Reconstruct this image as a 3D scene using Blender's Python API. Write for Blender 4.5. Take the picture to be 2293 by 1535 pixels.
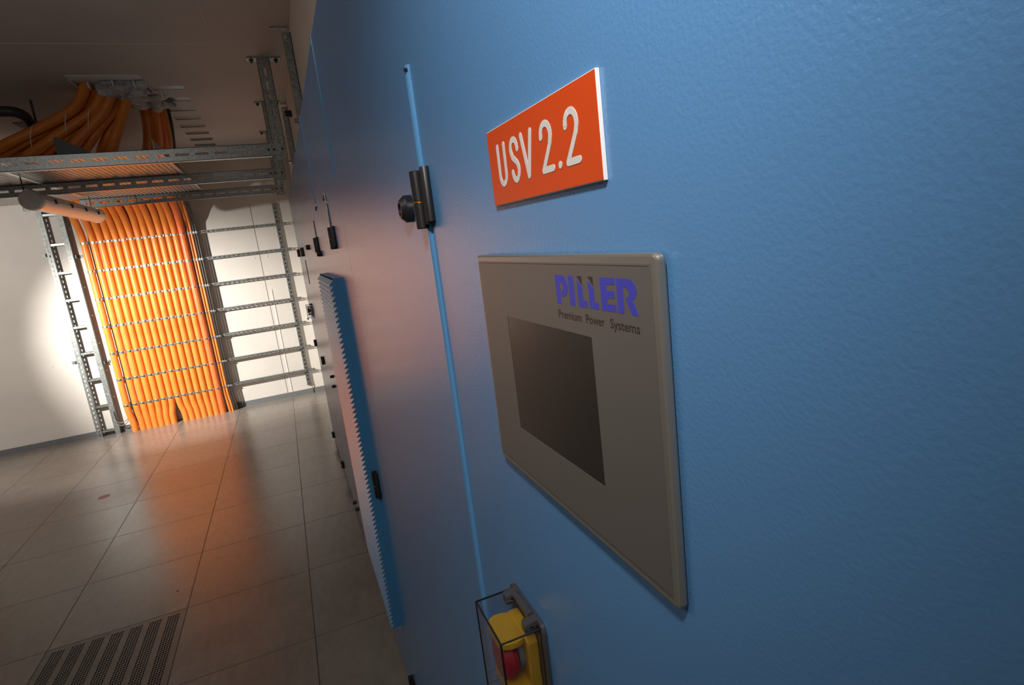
import bpy, bmesh, math, random
from mathutils import Vector, Matrix
from math import pi, sin, cos
random.seed(4)
S = bpy.context.scene
C = S.collection
for o in list(bpy.data.objects):
    bpy.data.objects.remove(o)

# ------------------------------------------------------------ camera, light, exposure
CAMROT = [[0.918051, 0.352345, 0.181758], [-0.378467, 0.915411, 0.137058], [-0.118092, -0.194616, 0.973745]]
CAMLOC = (-0.1622, 0.0, 1.70)
cam = bpy.data.cameras.new('camera')
cam.sensor_width = 36.0
cam.lens = 19.73
cam.clip_start = 0.005
camo = bpy.data.objects.new('camera', cam)
C.objects.link(camo)
r_, f_, u_ = [Vector([CAMROT[i][k] for i in range(3)]) for k in range(3)]
m4 = Matrix((r_, u_, -f_)).transposed().to_4x4()
m4.translation = CAMLOC
camo.matrix_world = m4
S.camera = camo
vs = S.view_settings
vs.view_transform = 'Standard'
vs.look = 'None'
vs.gamma = 1.0
vs.exposure = 0.0
vs.use_curve_mapping = False
w = bpy.data.worlds.new('world')
S.world = w
w.use_nodes = True
w.node_tree.nodes['Background'].inputs[0].default_value = (0.5, 0.5, 0.52, 1)
w.node_tree.nodes['Background'].inputs[1].default_value = 0.0


def aim(o, loc, target):
    o.location = loc
    o.rotation_euler = (Vector(target) - Vector(loc)).to_track_quat('-Z', 'Y').to_euler()


def light(name, kind, loc, target, energy, color, **kw):
    d = bpy.data.lights.new(name, kind)
    d.energy = energy
    d.color = color
    for k, v in kw.items():
        setattr(d, k, v)
    o = bpy.data.objects.new(name, d)
    C.objects.link(o)
    aim(o, loc, target)
    return o


# the photographer's work lamp beside the cable rack, thrown on the end wall
light('work_spot', 'SPOT', (-3.3, 4.95, 2.1), (-1.22, 7.36, 0.80), 1080, (1.0, 0.95, 0.885),
      spot_size=math.radians(57), spot_blend=1.0, shadow_soft_size=0.03)
# the same lamp's weaker spill around its beam
light('work_spot_spill', 'SPOT', (-3.3, 4.95, 2.1), (-1.9, 7.36, 0.9), 125, (1.0, 0.95, 0.885),
      spot_size=math.radians(96), spot_blend=0.5, shadow_soft_size=0.03)
# small hand lamp near the camera, skimming the cabinet front from behind
light('hand_lamp', 'SPOT', (-0.28, -0.06, 2.16), (0.0, 0.34, 1.83), 26, (1.0, 0.96, 0.91),
      spot_size=math.radians(77), spot_blend=1.0, shadow_soft_size=0.04)
# added ambient fill, no real luminaires: one lifts the floor, one the ceiling
light('ambient_fill_down', 'AREA', (-1.9, 1.0, 2.9), (-1.9, 1.0, 0.0), 13, (1.0, 0.95, 0.88),
      shape='RECTANGLE', size=0.2, size_y=1.5)
light('ambient_fill_up', 'AREA', (-1.5, 0.6, 2.5), (-1.5, 1.2, 3.0), 6, (1.0, 0.97, 0.93),  # up-facing fill, added in place of bounce to brighten the ceiling
      shape='RECTANGLE', size=0.2, size_y=1.5)


# ------------------------------------------------------------ helpers
def tag(o, label=None, cat=None, group=None, kind=None):
    if label: o['label'] = label
    if cat: o['category'] = cat
    if group: o['group'] = group
    if kind: o['kind'] = kind
    return o


def thing(name, loc, label, cat, group=None):
    o = bpy.data.objects.new(name, None)
    o.empty_display_size = 0.05
    C.objects.link(o)
    o.location = loc
    return tag(o, label, cat, group)


def wloc(o):
    v = Vector(o.location)
    while o.parent:
        o = o.parent
        v += Vector(o.location)
    return v


def obj(name, bm, mats, parent=None, origin=None, smooth=False, bevel=0.0):
    """bm is in world coordinates; links ONE mesh object"""
    me = bpy.data.meshes.new(name)
    bmesh.ops.recalc_face_normals(bm, faces=bm.faces)
    pl = wloc(parent) if parent else Vector((0, 0, 0))
    if origin is None:
        origin = pl if parent else Vector((0, 0, 0))
    origin = Vector(origin)
    bmesh.ops.translate(bm, verts=bm.verts, vec=-origin)
    if smooth:
        for f in bm.faces: f.smooth = True
    bm.to_mesh(me)
    bm.free()
    for m in (mats if isinstance(mats, (list, tuple)) else [mats]):
        me.materials.append(m)
    o = bpy.data.objects.new(name, me)
    C.objects.link(o)
    if parent:
        o.parent = parent
    o.location = origin - pl
    if bevel:
        b = o.modifiers.new('bevel', 'BEVEL')
        b.width = bevel
        b.segments = 2
        b.limit_method = 'ANGLE'
    if smooth:
        try:
            me.set_sharp_from_angle(angle=math.radians(28))
        except Exception:
            pass
    return o


def NB(): return bmesh.new()


def box(bm, a, b, mi=0):
    x0, x1 = sorted((a[0], b[0])); y0, y1 = sorted((a[1], b[1])); z0, z1 = sorted((a[2], b[2]))
    v = [bm.verts.new(p) for p in ((x0, y0, z0), (x1, y0, z0), (x1, y1, z0), (x0, y1, z0),
                                   (x0, y0, z1), (x1, y0, z1), (x1, y1, z1), (x0, y1, z1))]
    for q in ((0, 3, 2, 1), (4, 5, 6, 7), (0, 1, 5, 4), (1, 2, 6, 5), (2, 3, 7, 6), (3, 0, 4, 7)):
        f = bm.faces.new([v[i] for i in q]); f.material_index = mi
    return bm


def rbox(bm, a, b, r, axis, seg=5, mi=0):
    """box with the four edges along axis rounded by r"""
    ax = axis
    o = [i for i in range(3) if i != ax]
    lo = [min(a[i], b[i]) for i in range(3)]; hi = [max(a[i], b[i]) for i in range(3)]
    pts = []
    for cx, cy, a0 in ((hi[o[0]] - r, hi[o[1]] - r, 0), (lo[o[0]] + r, hi[o[1]] - r, 90),
                       (lo[o[0]] + r, lo[o[1]] + r, 180), (hi[o[0]] - r, lo[o[1]] + r, 270)):
        for k in range(seg + 1):
            t = math.radians(a0 + 90 * k / seg)
            pts.append((cx + r * cos(t), cy + r * sin(t)))
    rings = []
    for h in (lo[ax], hi[ax]):
        ring = []
        for p in pts:
            c = [0, 0, 0]; c[ax] = h; c[o[0]] = p[0]; c[o[1]] = p[1]
            ring.append(bm.verts.new(c))
        rings.append(ring)
    n = len(pts)
    for i in range(n):
        f = bm.faces.new((rings[0][i], rings[0][(i + 1) % n], rings[1][(i + 1) % n], rings[1][i])); f.material_index = mi
    for rg in rings:
        f = bm.faces.new(rg); f.material_index = mi


def prism(bm, pts, d, mi=0):
    """closed polygon of 3D points extruded by vector d"""
    a = [bm.verts.new(p) for p in pts]
    b = [bm.verts.new(Vector(p) + Vector(d)) for p in pts]
    n = len(pts)
    for f in (bm.faces.new(a), bm.faces.new(b)): f.material_index = mi
    for i in range(n):
        f = bm.faces.new((a[i], a[(i + 1) % n], b[(i + 1) % n], b[i])); f.material_index = mi


def tube(bm, path, r, n=12, caps=True, mi=0):
    path = [Vector(p) for p in path]
    rr = r if isinstance(r, (list, tuple)) else [r] * len(path)
    t0 = (path[1] - path[0]).normalized()
    up = Vector((0, 0, 1)) if abs(t0.z) < 0.9 else Vector((1, 0, 0))
    nrm = (up - t0 * up.dot(t0)).normalized()
    rings = []
    for i, p in enumerate(path):
        if i == 0: t = t0
        elif i == len(path) - 1: t = (path[i] - path[i - 1]).normalized()
        else: t = ((path[i + 1] - p).normalized() + (p - path[i - 1]).normalized()).normalized()
        nrm = (nrm - t * nrm.dot(t)).normalized()
        bn = t.cross(nrm)
        rings.append([bm.verts.new(p + (nrm * cos(2 * pi * k / n) + bn * sin(2 * pi * k / n)) * rr[i]) for k in range(n)])
    for a, b in zip(rings, rings[1:]):
        for k in range(n):
            f = bm.faces.new((a[k], a[(k + 1) % n], b[(k + 1) % n], b[k])); f.material_index = mi
    if caps:
        for rg in (rings[0], rings[-1]):
            f = bm.faces.new(rg); f.material_index = mi
    return bm


def smoothpath(pts, n=8):
    P = [Vector(p) for p in pts]
    P = [2 * P[0] - P[1]] + P + [2 * P[-1] - P[-2]]
    out = []
    for i in range(1, len(P) - 2):
        p0, p1, p2, p3 = P[i - 1:i + 3]
        for k in range(n):
            t = k / n
            out.append(0.5 * ((2 * p1) + (p2 - p0) * t + (2 * p0 - 5 * p1 + 4 * p2 - p3) * t * t + (3 * p1 - p0 - 3 * p2 + p3) * t ** 3))
    out.append(P[-2])
    return out


def lathe(bm, c, axis, prof, n=24, mi=0):
    """profile (h, r) around axis ('x','y','z') through c"""
    A = {'x': Vector((1, 0, 0)), 'y': Vector((0, 1, 0)), 'z': Vector((0, 0, 1))}[axis]
    U = {'x': Vector((0, 1, 0)), 'y': Vector((1, 0, 0)), 'z': Vector((1, 0, 0))}[axis]
    V = A.cross(U)
    rings = []
    for h, r in prof:
        rings.append([bm.verts.new(Vector(c) + A * h + (U * cos(2 * pi * k / n) + V * sin(2 * pi * k / n)) * max(r, 1e-5)) for k in range(n)])
    for a, b in zip(rings, rings[1:]):
        for k in range(n):
            f = bm.faces.new((a[k], a[(k + 1) % n], b[(k + 1) % n], b[k])); f.material_index = mi
    for rg in (rings[0], rings[-1]):
        f = bm.faces.new(rg); f.material_index = mi


def slotted(bm, axis, a, b, pitch, slot, frac, start=0.0, maxn=999):
    """plate between corners a,b, long along axis, with a row of slots cut through it.
    the thin direction is the smallest extent; slots occupy `frac` of the remaining width"""
    lo = [min(a[i], b[i]) for i in range(3)]; hi = [max(a[i], b[i]) for i in range(3)]
    ext = [hi[i] - lo[i] for i in range(3)]
    o = [i for i in range(3) if i != axis]
    wd = o[0] if ext[o[0]] > ext[o[1]] else o[1]
    m = ext[wd] * (1 - frac) / 2
    l2, h2 = list(lo), list(hi)
    h2[wd] = lo[wd] + m; box(bm, lo, h2)
    l2[wd] = hi[wd] - m; box(bm, l2, hi)
    t = lo[axis]
    s = lo[axis] + start + (pitch - slot) / 2
    k = 0
    while s + slot < hi[axis] and k < maxn:
        la, ha = list(lo), list(hi)
        la[axis], ha[axis] = t, s
        la[wd] = lo[wd] + m; ha[wd] = hi[wd] - m
        box(bm, la, ha)
        t = s + slot
        s += pitch
        k += 1
    la, ha = list(lo), list(hi)
    la[axis] = t; la[wd] = lo[wd] + m; ha[wd] = hi[wd] - m
    box(bm, la, ha)


def holeplate(bm, x0, y0, cx, cy, px, py, z, rx, ry, th, skip=None, mi=0, n=8):
    """grid of cx*cy cells each with an oval hole, walls th deep (upwards if th>0)"""
    for i in range(cx):
        for j in range(cy):
            ax, ay = x0 + i * px, y0 + j * py
            mx, my = ax + px / 2, ay + py / 2
            inn = [bm.verts.new((mx + rx * cos(2 * pi * (k + .5) / n), my + ry * sin(2 * pi * (k + .5) / n), z)) for k in range(n)]
            dwn = [bm.verts.new((v.co.x, v.co.y, z + th)) for v in inn]
            out = []
            for k in range(n):
                c_, s_ = cos(2 * pi * (k + .5) / n), sin(2 * pi * (k + .5) / n)
                q = max(abs(c_), abs(s_))
                out.append(bm.verts.new((mx + px / 2 * c_ / q, my + py / 2 * s_ / q, z)))
            cor = {}
            for k in range(n):
                k2 = (k + 1) % n
                a, b = out[k].co, out[k2].co
                vs_ = [out[k], out[k2], inn[k2], inn[k]]
                if abs(a.x - b.x) > 1e-7 and abs(a.y - b.y) > 1e-7:
                    c = bm.verts.new((a.x if abs(a.x - mx) > abs(b.x - mx) else b.x, a.y if abs(a.y - my) > abs(b.y - my) else b.y, z))
                    vs_ = [out[k], c, out[k2], inn[k2], inn[k]]
                f = bm.faces.new(vs_); f.material_index = mi
                f = bm.faces.new((inn[k], inn[k2], dwn[k2], dwn[k])); f.material_index = mi


# ------------------------------------------------------------ materials
def mat(name, col, rough=0.5, metal=0.0, spec=0.5, coat=0.0, coatr=0.1):
    m = bpy.data.materials.new(name)
    m.use_nodes = True
    b = m.node_tree.nodes['Principled BSDF']
    b.inputs['Base Color'].default_value = (*col, 1)
    b.inputs['Roughness'].default_value = rough
    b.inputs['Metallic'].default_value = metal
    b.inputs['Specular IOR Level'].default_value = spec
    b.inputs['Coat Weight'].default_value = coat
    b.inputs['Coat Roughness'].default_value = coatr
    return m


def noise(m, scale, detail=3, rough=0.55, stretch=None):
    nt = m.node_tree
    tc = nt.nodes.new('ShaderNodeTexCoord')
    mp = nt.nodes.new('ShaderNodeMapping')
    if stretch: mp.inputs['Scale'].default_value = stretch
    nz = nt.nodes.new('ShaderNodeTexNoise')
    nz.inputs['Scale'].default_value = scale
    nz.inputs['Detail'].default_value = detail
    nz.inputs['Roughness'].default_value = rough
    nt.links.new(tc.outputs['Object'], mp.inputs['Vector'])
    nt.links.new(mp.outputs['Vector'], nz.inputs['Vector'])
    return nz


def bumpy(m, scale, strength, dist, detail=2, stretch=None):
    nt = m.node_tree
    nz = noise(m, scale, detail, 0.5, stretch)
    bp = nt.nodes.new('ShaderNodeBump')
    bp.inputs['Strength'].default_value = strength
    bp.inputs['Distance'].default_value = dist
    nt.links.new(nz.outputs['Fac'], bp.inputs['Height'])
    nt.links.new(bp.outputs['Normal'], m.node_tree.nodes['Principled BSDF'].inputs['Normal'])
    return m


def mottled(m, c1, c2, scale, detail=4, lo=0.35, hi=0.65, stretch=None, rough=None):
    nt = m.node_tree
    nz = noise(m, scale, detail, 0.6, stretch)
    cr = nt.nodes.new('ShaderNodeValToRGB')
    cr.color_ramp.elements[0].position = lo
    cr.color_ramp.elements[1].position = hi
    cr.color_ramp.elements[0].color = (*c1, 1)
    cr.color_ramp.elements[1].color = (*c2, 1)
    nt.links.new(nz.outputs['Fac'], cr.inputs['Fac'])
    nt.links.new(cr.outputs['Color'], nt.nodes['Principled BSDF'].inputs['Base Color'])
    if rough:
        mr = nt.nodes.new('ShaderNodeMapRange')
        mr.inputs['To Min'].default_value = rough[0]
        mr.inputs['To Max'].default_value = rough[1]
        nt.links.new(nz.outputs['Fac'], mr.inputs['Value'])
        nt.links.new(mr.outputs['Result'], nt.nodes['Principled BSDF'].inputs['Roughness'])
    return m


M = {}
M['blue'] = bumpy(mat('blue_powder_coat', (0.092, 0.238, 0.47), 0.26, 0, 0.5), 420, 0.34, 0.0006)
M['blue_side'] = mat('blue_vent_paint', (0.06, 0.235, 0.45), 0.4, 0, 0.4)
M['blue_strip'] = bumpy(mat('blue_gloss_strip', (0.09, 0.27, 0.52), 0.22, 0, 0.5), 600, 0.3, 0.0004)
M['wall'] = bumpy(mottled(mat('painted_wall', (0.7, 0.66, 0.6), 0.6), (0.66, 0.62, 0.57), (0.72, 0.68, 0.62), 2.0), 90, 0.15, 0.002)
M['ceil'] = mottled(mat('painted_ceiling', (0.6, 0.57, 0.53), 0.7), (0.56, 0.535, 0.51), (0.62, 0.59, 0.56), 1.6)
M['joint'] = mat('pale_joint', (0.75, 0.73, 0.7), 0.8)
M['crack'] = mat('dark_joint', (0.16, 0.14, 0.13), 0.8)
M['base'] = mat('grey_skirting', (0.16, 0.165, 0.175), 0.5)
M['zinc'] = mottled(mat('galvanised_steel', (0.45, 0.47, 0.46), 0.38, 0.85), (0.27, 0.29, 0.29), (0.46, 0.48, 0.47), 60, 3, rough=(0.3, 0.5))
M['zincdull'] = mottled(mat('dull_galvanised_steel', (0.25, 0.27, 0.26), 0.5, 0.6), (0.20, 0.22, 0.215), (0.33, 0.35, 0.34), 50, 3)
M['zincbright'] = mottled(mat('bright_steel', (0.7, 0.7, 0.68), 0.3, 0.9), (0.55, 0.55, 0.54), (0.8, 0.8, 0.78), 90, 2)
M['orange'] = mottled(mat('orange_cable_jacket', (0.85, 0.24, 0.02), 0.42, 0, 0.45), (0.76, 0.225, 0.035), (0.83, 0.275, 0.048), 6, 3)
M['redorange'] = mottled(mat('red_orange_cable_jacket', (0.85, 0.15, 0.03), 0.42, 0, 0.45), (0.80, 0.17, 0.045), (0.86, 0.21, 0.06), 6, 3)
M['blackcable'] = mat('black_cable_jacket', (0.035, 0.032, 0.03), 0.45)
M['black'] = bumpy(mat('black_plastic', (0.012, 0.012, 0.013), 0.38), 900, 0.25, 0.0004)
M['brass'] = mat('brass', (0.75, 0.5, 0.18), 0.3, 1)
M['signred'] = mat('orange_red_sign', (0.60, 0.062, 0.008), 0.38, 0, 0.4)
M['white'] = mat('white_plastic', (0.82, 0.81, 0.79), 0.4)
M['letter'] = mat('pale_engraved_letter', (0.62, 0.60, 0.58), 0.5)
M['alu'] = bumpy(mat('silver_lacquer', (0.125, 0.116, 0.107), 0.42, 0.15, 0.5), 1200, 0.1, 0.0002)
M['alurim'] = mat('silver_rim', (0.28, 0.27, 0.245), 0.34, 0.6, 0.5)
M['screen'] = mat('dark_screen', (0.022, 0.020, 0.018), 0.24, 0, 0.5)
M['logo'] = mat('violet_blue_print', (0.045, 0.05, 0.42), 0.5)
M['ink'] = mat('dark_print', (0.035, 0.022, 0.02), 0.5)
M['yellow'] = mat('yellow_plastic', (0.72, 0.42, 0.01), 0.35)
M['red'] = mat('red_button', (0.5, 0.015, 0.02), 0.35)
M['foam'] = bumpy(mottled(mat('grey_fire_foam', (0.42, 0.41, 0.40), 0.9), (0.45, 0.44, 0.43), (0.72, 0.71, 0.70), 25), 60, 0.6, 0.01)
M['plaster'] = mat('white_plaster', (0.78, 0.79, 0.78), 0.8)
M['iron'] = mat('dark_iron_pipe', (0.06, 0.058, 0.055), 0.5, 0.3)
M['dark'] = mat('dark_void', (0.01, 0.01, 0.01), 0.9)
M['housing'] = mat('grey_lamp_housing', (0.6, 0.56, 0.52), 0.45)
M['diffuser'] = mat('milky_diffuser', (0.9, 0.87, 0.82), 0.2)
M['grey'] = mat('grey_cable', (0.25, 0.25, 0.24), 0.5)
M['greyvent'] = M['blue_side']
mg = bpy.data.materials.new('clear_plastic'); mg.use_nodes = True
b = mg.node_tree.nodes['Principled BSDF']
b.inputs['Base Color'].default_value = (0.86, 0.86, 0.9, 1)
b.inputs['Roughness'].default_value = 0.03
b.inputs['IOR'].default_value = 1.3
b.inputs['Transmission Weight'].default_value = 1.0
M['clear'] = mg

sm = bpy.data.materials.new('smoky_plastic'); sm.use_nodes = True
b = sm.node_tree.nodes['Principled BSDF']
b.inputs['Base Color'].default_value = (0.15, 0.14, 0.15, 1); b.inputs['Roughness'].default_value = 0.10
b.inputs['Transmission Weight'].default_value = 0.6; b.inputs['IOR'].default_value = 1.45
M['smoke'] = sm

# floor: 0.6 m vinyl-topped raised floor tiles
mf = mat('raised_floor_vinyl', (0.35, 0.32, 0.28), 0.3, 0, 0.5)
nt = mf.node_tree; L = nt.links; N = nt.nodes
bs = N['Principled BSDF']
tc = N.new('ShaderNodeTexCoord')
sx = N.new('ShaderNodeSeparateXYZ'); L.new(tc.outputs['Object'], sx.inputs[0])


def mth(op, a, b=None, c=None):
    n = N.new('ShaderNodeMath'); n.operation = op
    for i, v in enumerate((a, b, c)):
        if v is None: continue
        if isinstance(v, (int, float)): n.inputs[i].default_value = v
        else: L.new(v, n.inputs[i])
    return n.outputs[0]


TX, TY, TP = -0.328, 2.497, 0.600
def gridline(sock, off, wd):
    t = mth('DIVIDE', mth('SUBTRACT', sock, off), TP)
    fr = mth('ABSOLUTE', mth('SUBTRACT', mth('FRACT', mth('ADD', t, 0.5)), 0.5))
    return mth('LESS_THAN', fr, wd / TP)
g1 = gridline(sx.outputs[0], TX, 0.0022)
g2 = gridline(sx.outputs[1], TY, 0.0028)
line = mth('MAXIMUM', g1, mth('MULTIPLY', g2, 0.75))
# per-tile tone
cell = N.new('ShaderNodeCombineXYZ')
L.new(mth('FLOOR', mth('DIVIDE', mth('SUBTRACT', sx.outputs[0], TX), TP)), cell.inputs[0])
L.new(mth('FLOOR', mth('DIVIDE', mth('SUBTRACT', sx.outputs[1], TY), TP)), cell.inputs[1])
wn = N.new('ShaderNodeTexWhiteNoise'); wn.noise_dimensions = '2D'; L.new(cell.outputs[0], wn.inputs['Vector'])
ns = noise(mf, 26, 6, 0.65, (1.0, 0.35, 1)); ns2 = noise(mf, 3.0, 3, 0.5)
cr = N.new('ShaderNodeValToRGB')
cr.color_ramp.elements[0].position = 0.30; cr.color_ramp.elements[1].position = 0.72
cr.color_ramp.elements[0].color = (0.205, 0.182, 0.157, 1); cr.color_ramp.elements[1].color = (0.305, 0.275, 0.24, 1)
L.new(mth('ADD', mth('MULTIPLY', ns.outputs['Fac'], 0.6), mth('MULTIPLY', ns2.outputs['Fac'], 0.4)), cr.inputs['Fac'])
hs = N.new('ShaderNodeHueSaturation'); L.new(cr.outputs['Color'], hs.inputs['Color'])
L.new(mth('ADD', 0.93, mth('MULTIPLY', wn.outputs['Value'], 0.13)), hs.inputs['Value'])
mx = N.new('ShaderNodeMix'); mx.data_type = 'RGBA'
L.new(line, mx.inputs[0]); L.new(hs.outputs['Color'], mx.inputs[6]); mx.inputs[7].default_value = (0.05, 0.043, 0.036, 1)
L.new(mx.outputs[2], bs.inputs['Base Color'])
mr = N.new('ShaderNodeMapRange'); mr.inputs['To Min'].default_value = 0.20; mr.inputs['To Max'].default_value = 0.34
L.new(ns2.outputs['Fac'], mr.inputs['Value'])
L.new(mth('ADD', mr.outputs['Result'], mth('MULTIPLY', line, 0.4)), bs.inputs['Roughness'])
bp = N.new('ShaderNodeBump'); bp.inputs['Strength'].default_value = 0.12; bp.inputs['Distance'].default_value = 0.002
L.new(mth('SUBTRACT', ns.outputs['Fac'], mth('MULTIPLY', line, 1.0)), bp.inputs['Height'])
L.new(bp.outputs['Normal'], bs.inputs['Normal'])
M['floor'] = mf

# ------------------------------------------------------------ room shell
XL, YB, YF, H = -3.8, -2.2, 7.36, 3.0
XR = 0.13
GX0, GX1, GY0, GY1 = TX - 2 * TP, TX - TP, TY, TY + TP     # the perforated tile


def sheet(bm, xs, ys, z, holes):
    """horizontal sheet between xs[0],xs[-1], with rectangular holes"""
    X = sorted(set(list(xs) + [h[0] for h in holes] + [h[1] for h in holes]))
    Y = sorted(set(list(ys) + [h[2] for h in holes] + [h[3] for h in holes]))
    for i in range(len(X) - 1):
        for j in range(len(Y) - 1):
            cx, cy = (X[i] + X[i + 1]) / 2, (Y[j] + Y[j + 1]) / 2
            if any(h[0] < cx < h[1] and h[2] < cy < h[3] for h in holes): continue
            bm.faces.new([bm.verts.new(p) for p in ((X[i], Y[j], z), (X[i + 1], Y[j], z), (X[i + 1], Y[j + 1], z), (X[i], Y[j + 1], z))])
    bmesh.ops.remove_doubles(bm, verts=bm.verts, dist=1e-5)


bm = NB(); sheet(bm, (XL - 0.1, XR + 0.9), (YB - 0.1, YF + 0.1), 0.0, [(GX0, GX1, GY0, GY1)])
tag(obj('floor', bm, M['floor']), kind='structure')
bm = NB(); box(bm, (XL - 0.1, YB - 0.1, -0.12), (XR + 0.9, YF + 0.1, -0.10))
tag(obj('floor', bm, M['dark']), kind='structure')

SLOTS = [4.92 + 0.317 * k for k in range(8)]
SX0, SX1 = -0.785, -0.580
CH = (-1.21, -0.80, 4.60, 5.02)   # cable opening
bm = NB(); sheet(bm, (XL - 0.1, XR + 0.9), (YB - 0.1, YF + 0.1), H,
                 [(SX0, SX1, y - 0.058, y + 0.058) for y in SLOTS] + [CH])
tag(obj('ceiling', bm, M['ceil']), kind='structure')
bm = NB(); box(bm, (XL, YF, 0), (XR + 0.9, YF + 0.12, H + 0.1)); tag(obj('wall_far', bm, M['wall']), kind='structure')
bm = NB(); box(bm, (XL - 0.12, YB, 0), (XL, YF, H + 0.1)); tag(obj('wall_left', bm, M['wall']), kind='structure')
bm = NB(); box(bm, (XL, YB - 0.12, 0), (XR + 0.9, YB, H + 0.1)); tag(obj('wall_back', bm, M['wall']), kind='structure')
bm = NB()
box(bm, (XR, YB, 2.235), (XR + 0.1, 5.42, H)); box(bm, (XR, 5.42, 0), (XR + 0.1, YF, H))
box(bm, (XR + 0.75, YB, 0), (XR + 0.85, 5.42, 2.3))
tag(obj('wall_right', bm, M['wall']), kind='structure')
bm = NB(); box(bm, (XL, YF - 0.010, 0), (-2.0, YF, 0.062)); box(bm, (-0.90, YF - 0.010, 0), (XR, YF, 0.062))
tag(obj('baseboard_far', bm, M['base']), kind='structure')
# fine joints
bm = NB(); box(bm, (-3.7, 4.003, H - 0.0015), (-0.30, 4.011, H)); tag(obj('trim_1', bm, M['joint']), kind='structure')
bm = NB(); box(bm, (-0.307, 1.5, H - 0.0015), (-0.302, 3.72, H)); tag(obj('trim_2', bm, M['joint']), kind='structure')
bm = NB(); box(bm, (-0.378, YF - 0.002, 0.06), (-0.374, YF, 2.35)); tag(obj('trim_3', bm, M['crack']), kind='structure')
bm = NB(); box(bm, (-0.335, YF - 0.006, 0.06), (-0.320, YF, 1.35)); tag(obj('trim_4', bm, M['joint']), kind='structure')

# wall plugs and screw marks on the far wall
for i, (x, z, r) in enumerate(((-0.30, 1.745, 0.013), (-0.44, 1.74, 0.010), (-2.52, 1.3, 0.008), (-2.62, 0.86, 0.012))):
    bm = NB(); lathe(bm, (x, YF, z), 'y', [(-0.004, r * 0.5), (-0.003, r), (0.0, r)], 14)
    o = obj('wall_plug', bm, M['wall'], origin=(x, YF, z), smooth=True)
    tag(o, ['round pale filled plug on the bright far wall, right of the thin joint',
            'small pale filled plug on the bright far wall, just left of the thin joint',
            'tiny plug mark on the dim wall left of the ladder, upper one',
            'pale plug mark on the dim wall left of the ladder, lower one'][i], 'wall plug')

# red oval sticker & dark screw hole on the floor
bm = NB(); lathe(bm, (-1.81, 5.205, 0.0), 'z', [(0, 0.042), (0.0008, 0.042), (0.0008, 0.0)], 28)
m = mottled(mat('worn_red_sticker', (0.5, 0.16, 0.13), 0.5), (0.32, 0.2, 0.17), (0.55, 0.13, 0.11), 30, 3)
tag(obj('floor_sticker', bm, m, origin=(-1.81, 5.205, 0), smooth=False), 'faded red round sticker on a floor tile in the middle of the corridor', 'sticker')
bm = NB(); lathe(bm, (-1.004, 3.306, 0.0), 'z', [(0, 0.007), (0.0009, 0.007), (0.0009, 0.0)], 16)
tag(obj('floor_plug', bm, M['iron'], origin=(-1.004, 3.306, 0)), 'small dark round plug in the floor tile behind the perforated tile', 'floor plug')

# ------------------------------------------------------------ perforated tile
t = thing('ventilation_tile', ((GX0 + GX1) / 2, (GY0 + GY1) / 2, 0), 'perforated grey metal floor tile with seven bands of small holes', 'floor tile')
bm = NB()
marg, gap, hp, rp = 0.028, 0.0230, 0.0113, 0.0160
nb, nc, nr = 7, 5, 34
usable = TP - 2 * marg
band = nc * hp
gap = (usable - nb * band) / (nb - 1)
y0 = GY0 + (TP - nr * rp) / 2
yt = y0 + nr * rp
def quad(bm, x0, y0_, x1, y1, z): bm.faces.new([bm.verts.new(p) for p in ((x0, y0_, z), (x1, y0_, z), (x1, y1, z), (x0, y1, z))])
e = 0.0015
quad(bm, GX0 + e, GY0 + e, GX1 - e, y0, 0); quad(bm, GX0 + e, yt, GX1 - e, GY1 - e, 0)
x = GX0 + e
for k in range(nb):
    bx = GX0 + marg + k * (band + gap)
    quad(bm, x, y0, bx, yt, 0)
    holeplate(bm, bx, y0, nc, nr, hp, rp, 0.0, 0.0045, 0.0064, -0.003)
    x = bx + band
quad(bm, x, y0, GX1 - e, yt, 0)
obj('perforated_plate', bm, mottled(mat('grey_painted_tile', (0.16, 0.145, 0.13), 0.4), (0.15, 0.135, 0.12), (0.19, 0.17, 0.15), 8), t)
bm = NB()
for a, b_ in (((GX0 + e, GY0 + e), (GX1 - e, GY0 + 2 * e)), ((GX0 + e, GY1 - 2 * e), (GX1 - e, GY1 - e)), ((GX0 + e, GY0 + e), (GX0 + 2 * e, GY1 - e)), ((GX1 - 2 * e, GY0 + e), (GX1 - e, GY1 - e))):
    box(bm, (*a, -0.03), (*b_, -0.0005))
box(bm, (GX0 + e, GY0 + e, -0.034), (GX1 - e, GY1 - e, -0.031))
obj('tray', bm, M['dark'], t)

# ------------------------------------------------------------ blue cabinets
def vstrip(bm, y, z0, z1, r, proud, flat=0.7):
    """vertical half-round bead on the cabinet face"""
    n = 10
    pts = [(-proud * sin(pi * k / n) + 0.001, y + r * cos(pi * k / n), z0) for k in range(n + 1)]
    prism(bm, pts, (0, 0, z1 - z0))


def cabinet(label, y0, y1, z1=2.20):
    t = thing('power_cabinet', (0.35, (y0 + y1) / 2, 0), label, 'cabinet', 'row of blue cabinets')
    bm = NB(); box(bm, (0, y0 + 0.0006, 0.03), (0.70, y1 - 0.0006, z1))
    obj('body', bm, M['blue'], t, bevel=0.0006)
    bm = NB(); box(bm, (0.012, y0 + 0.01, 0.0), (0.69, y1 - 0.01, 0.03))
    obj('plinth', bm, M['black'], t)
    return t


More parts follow.
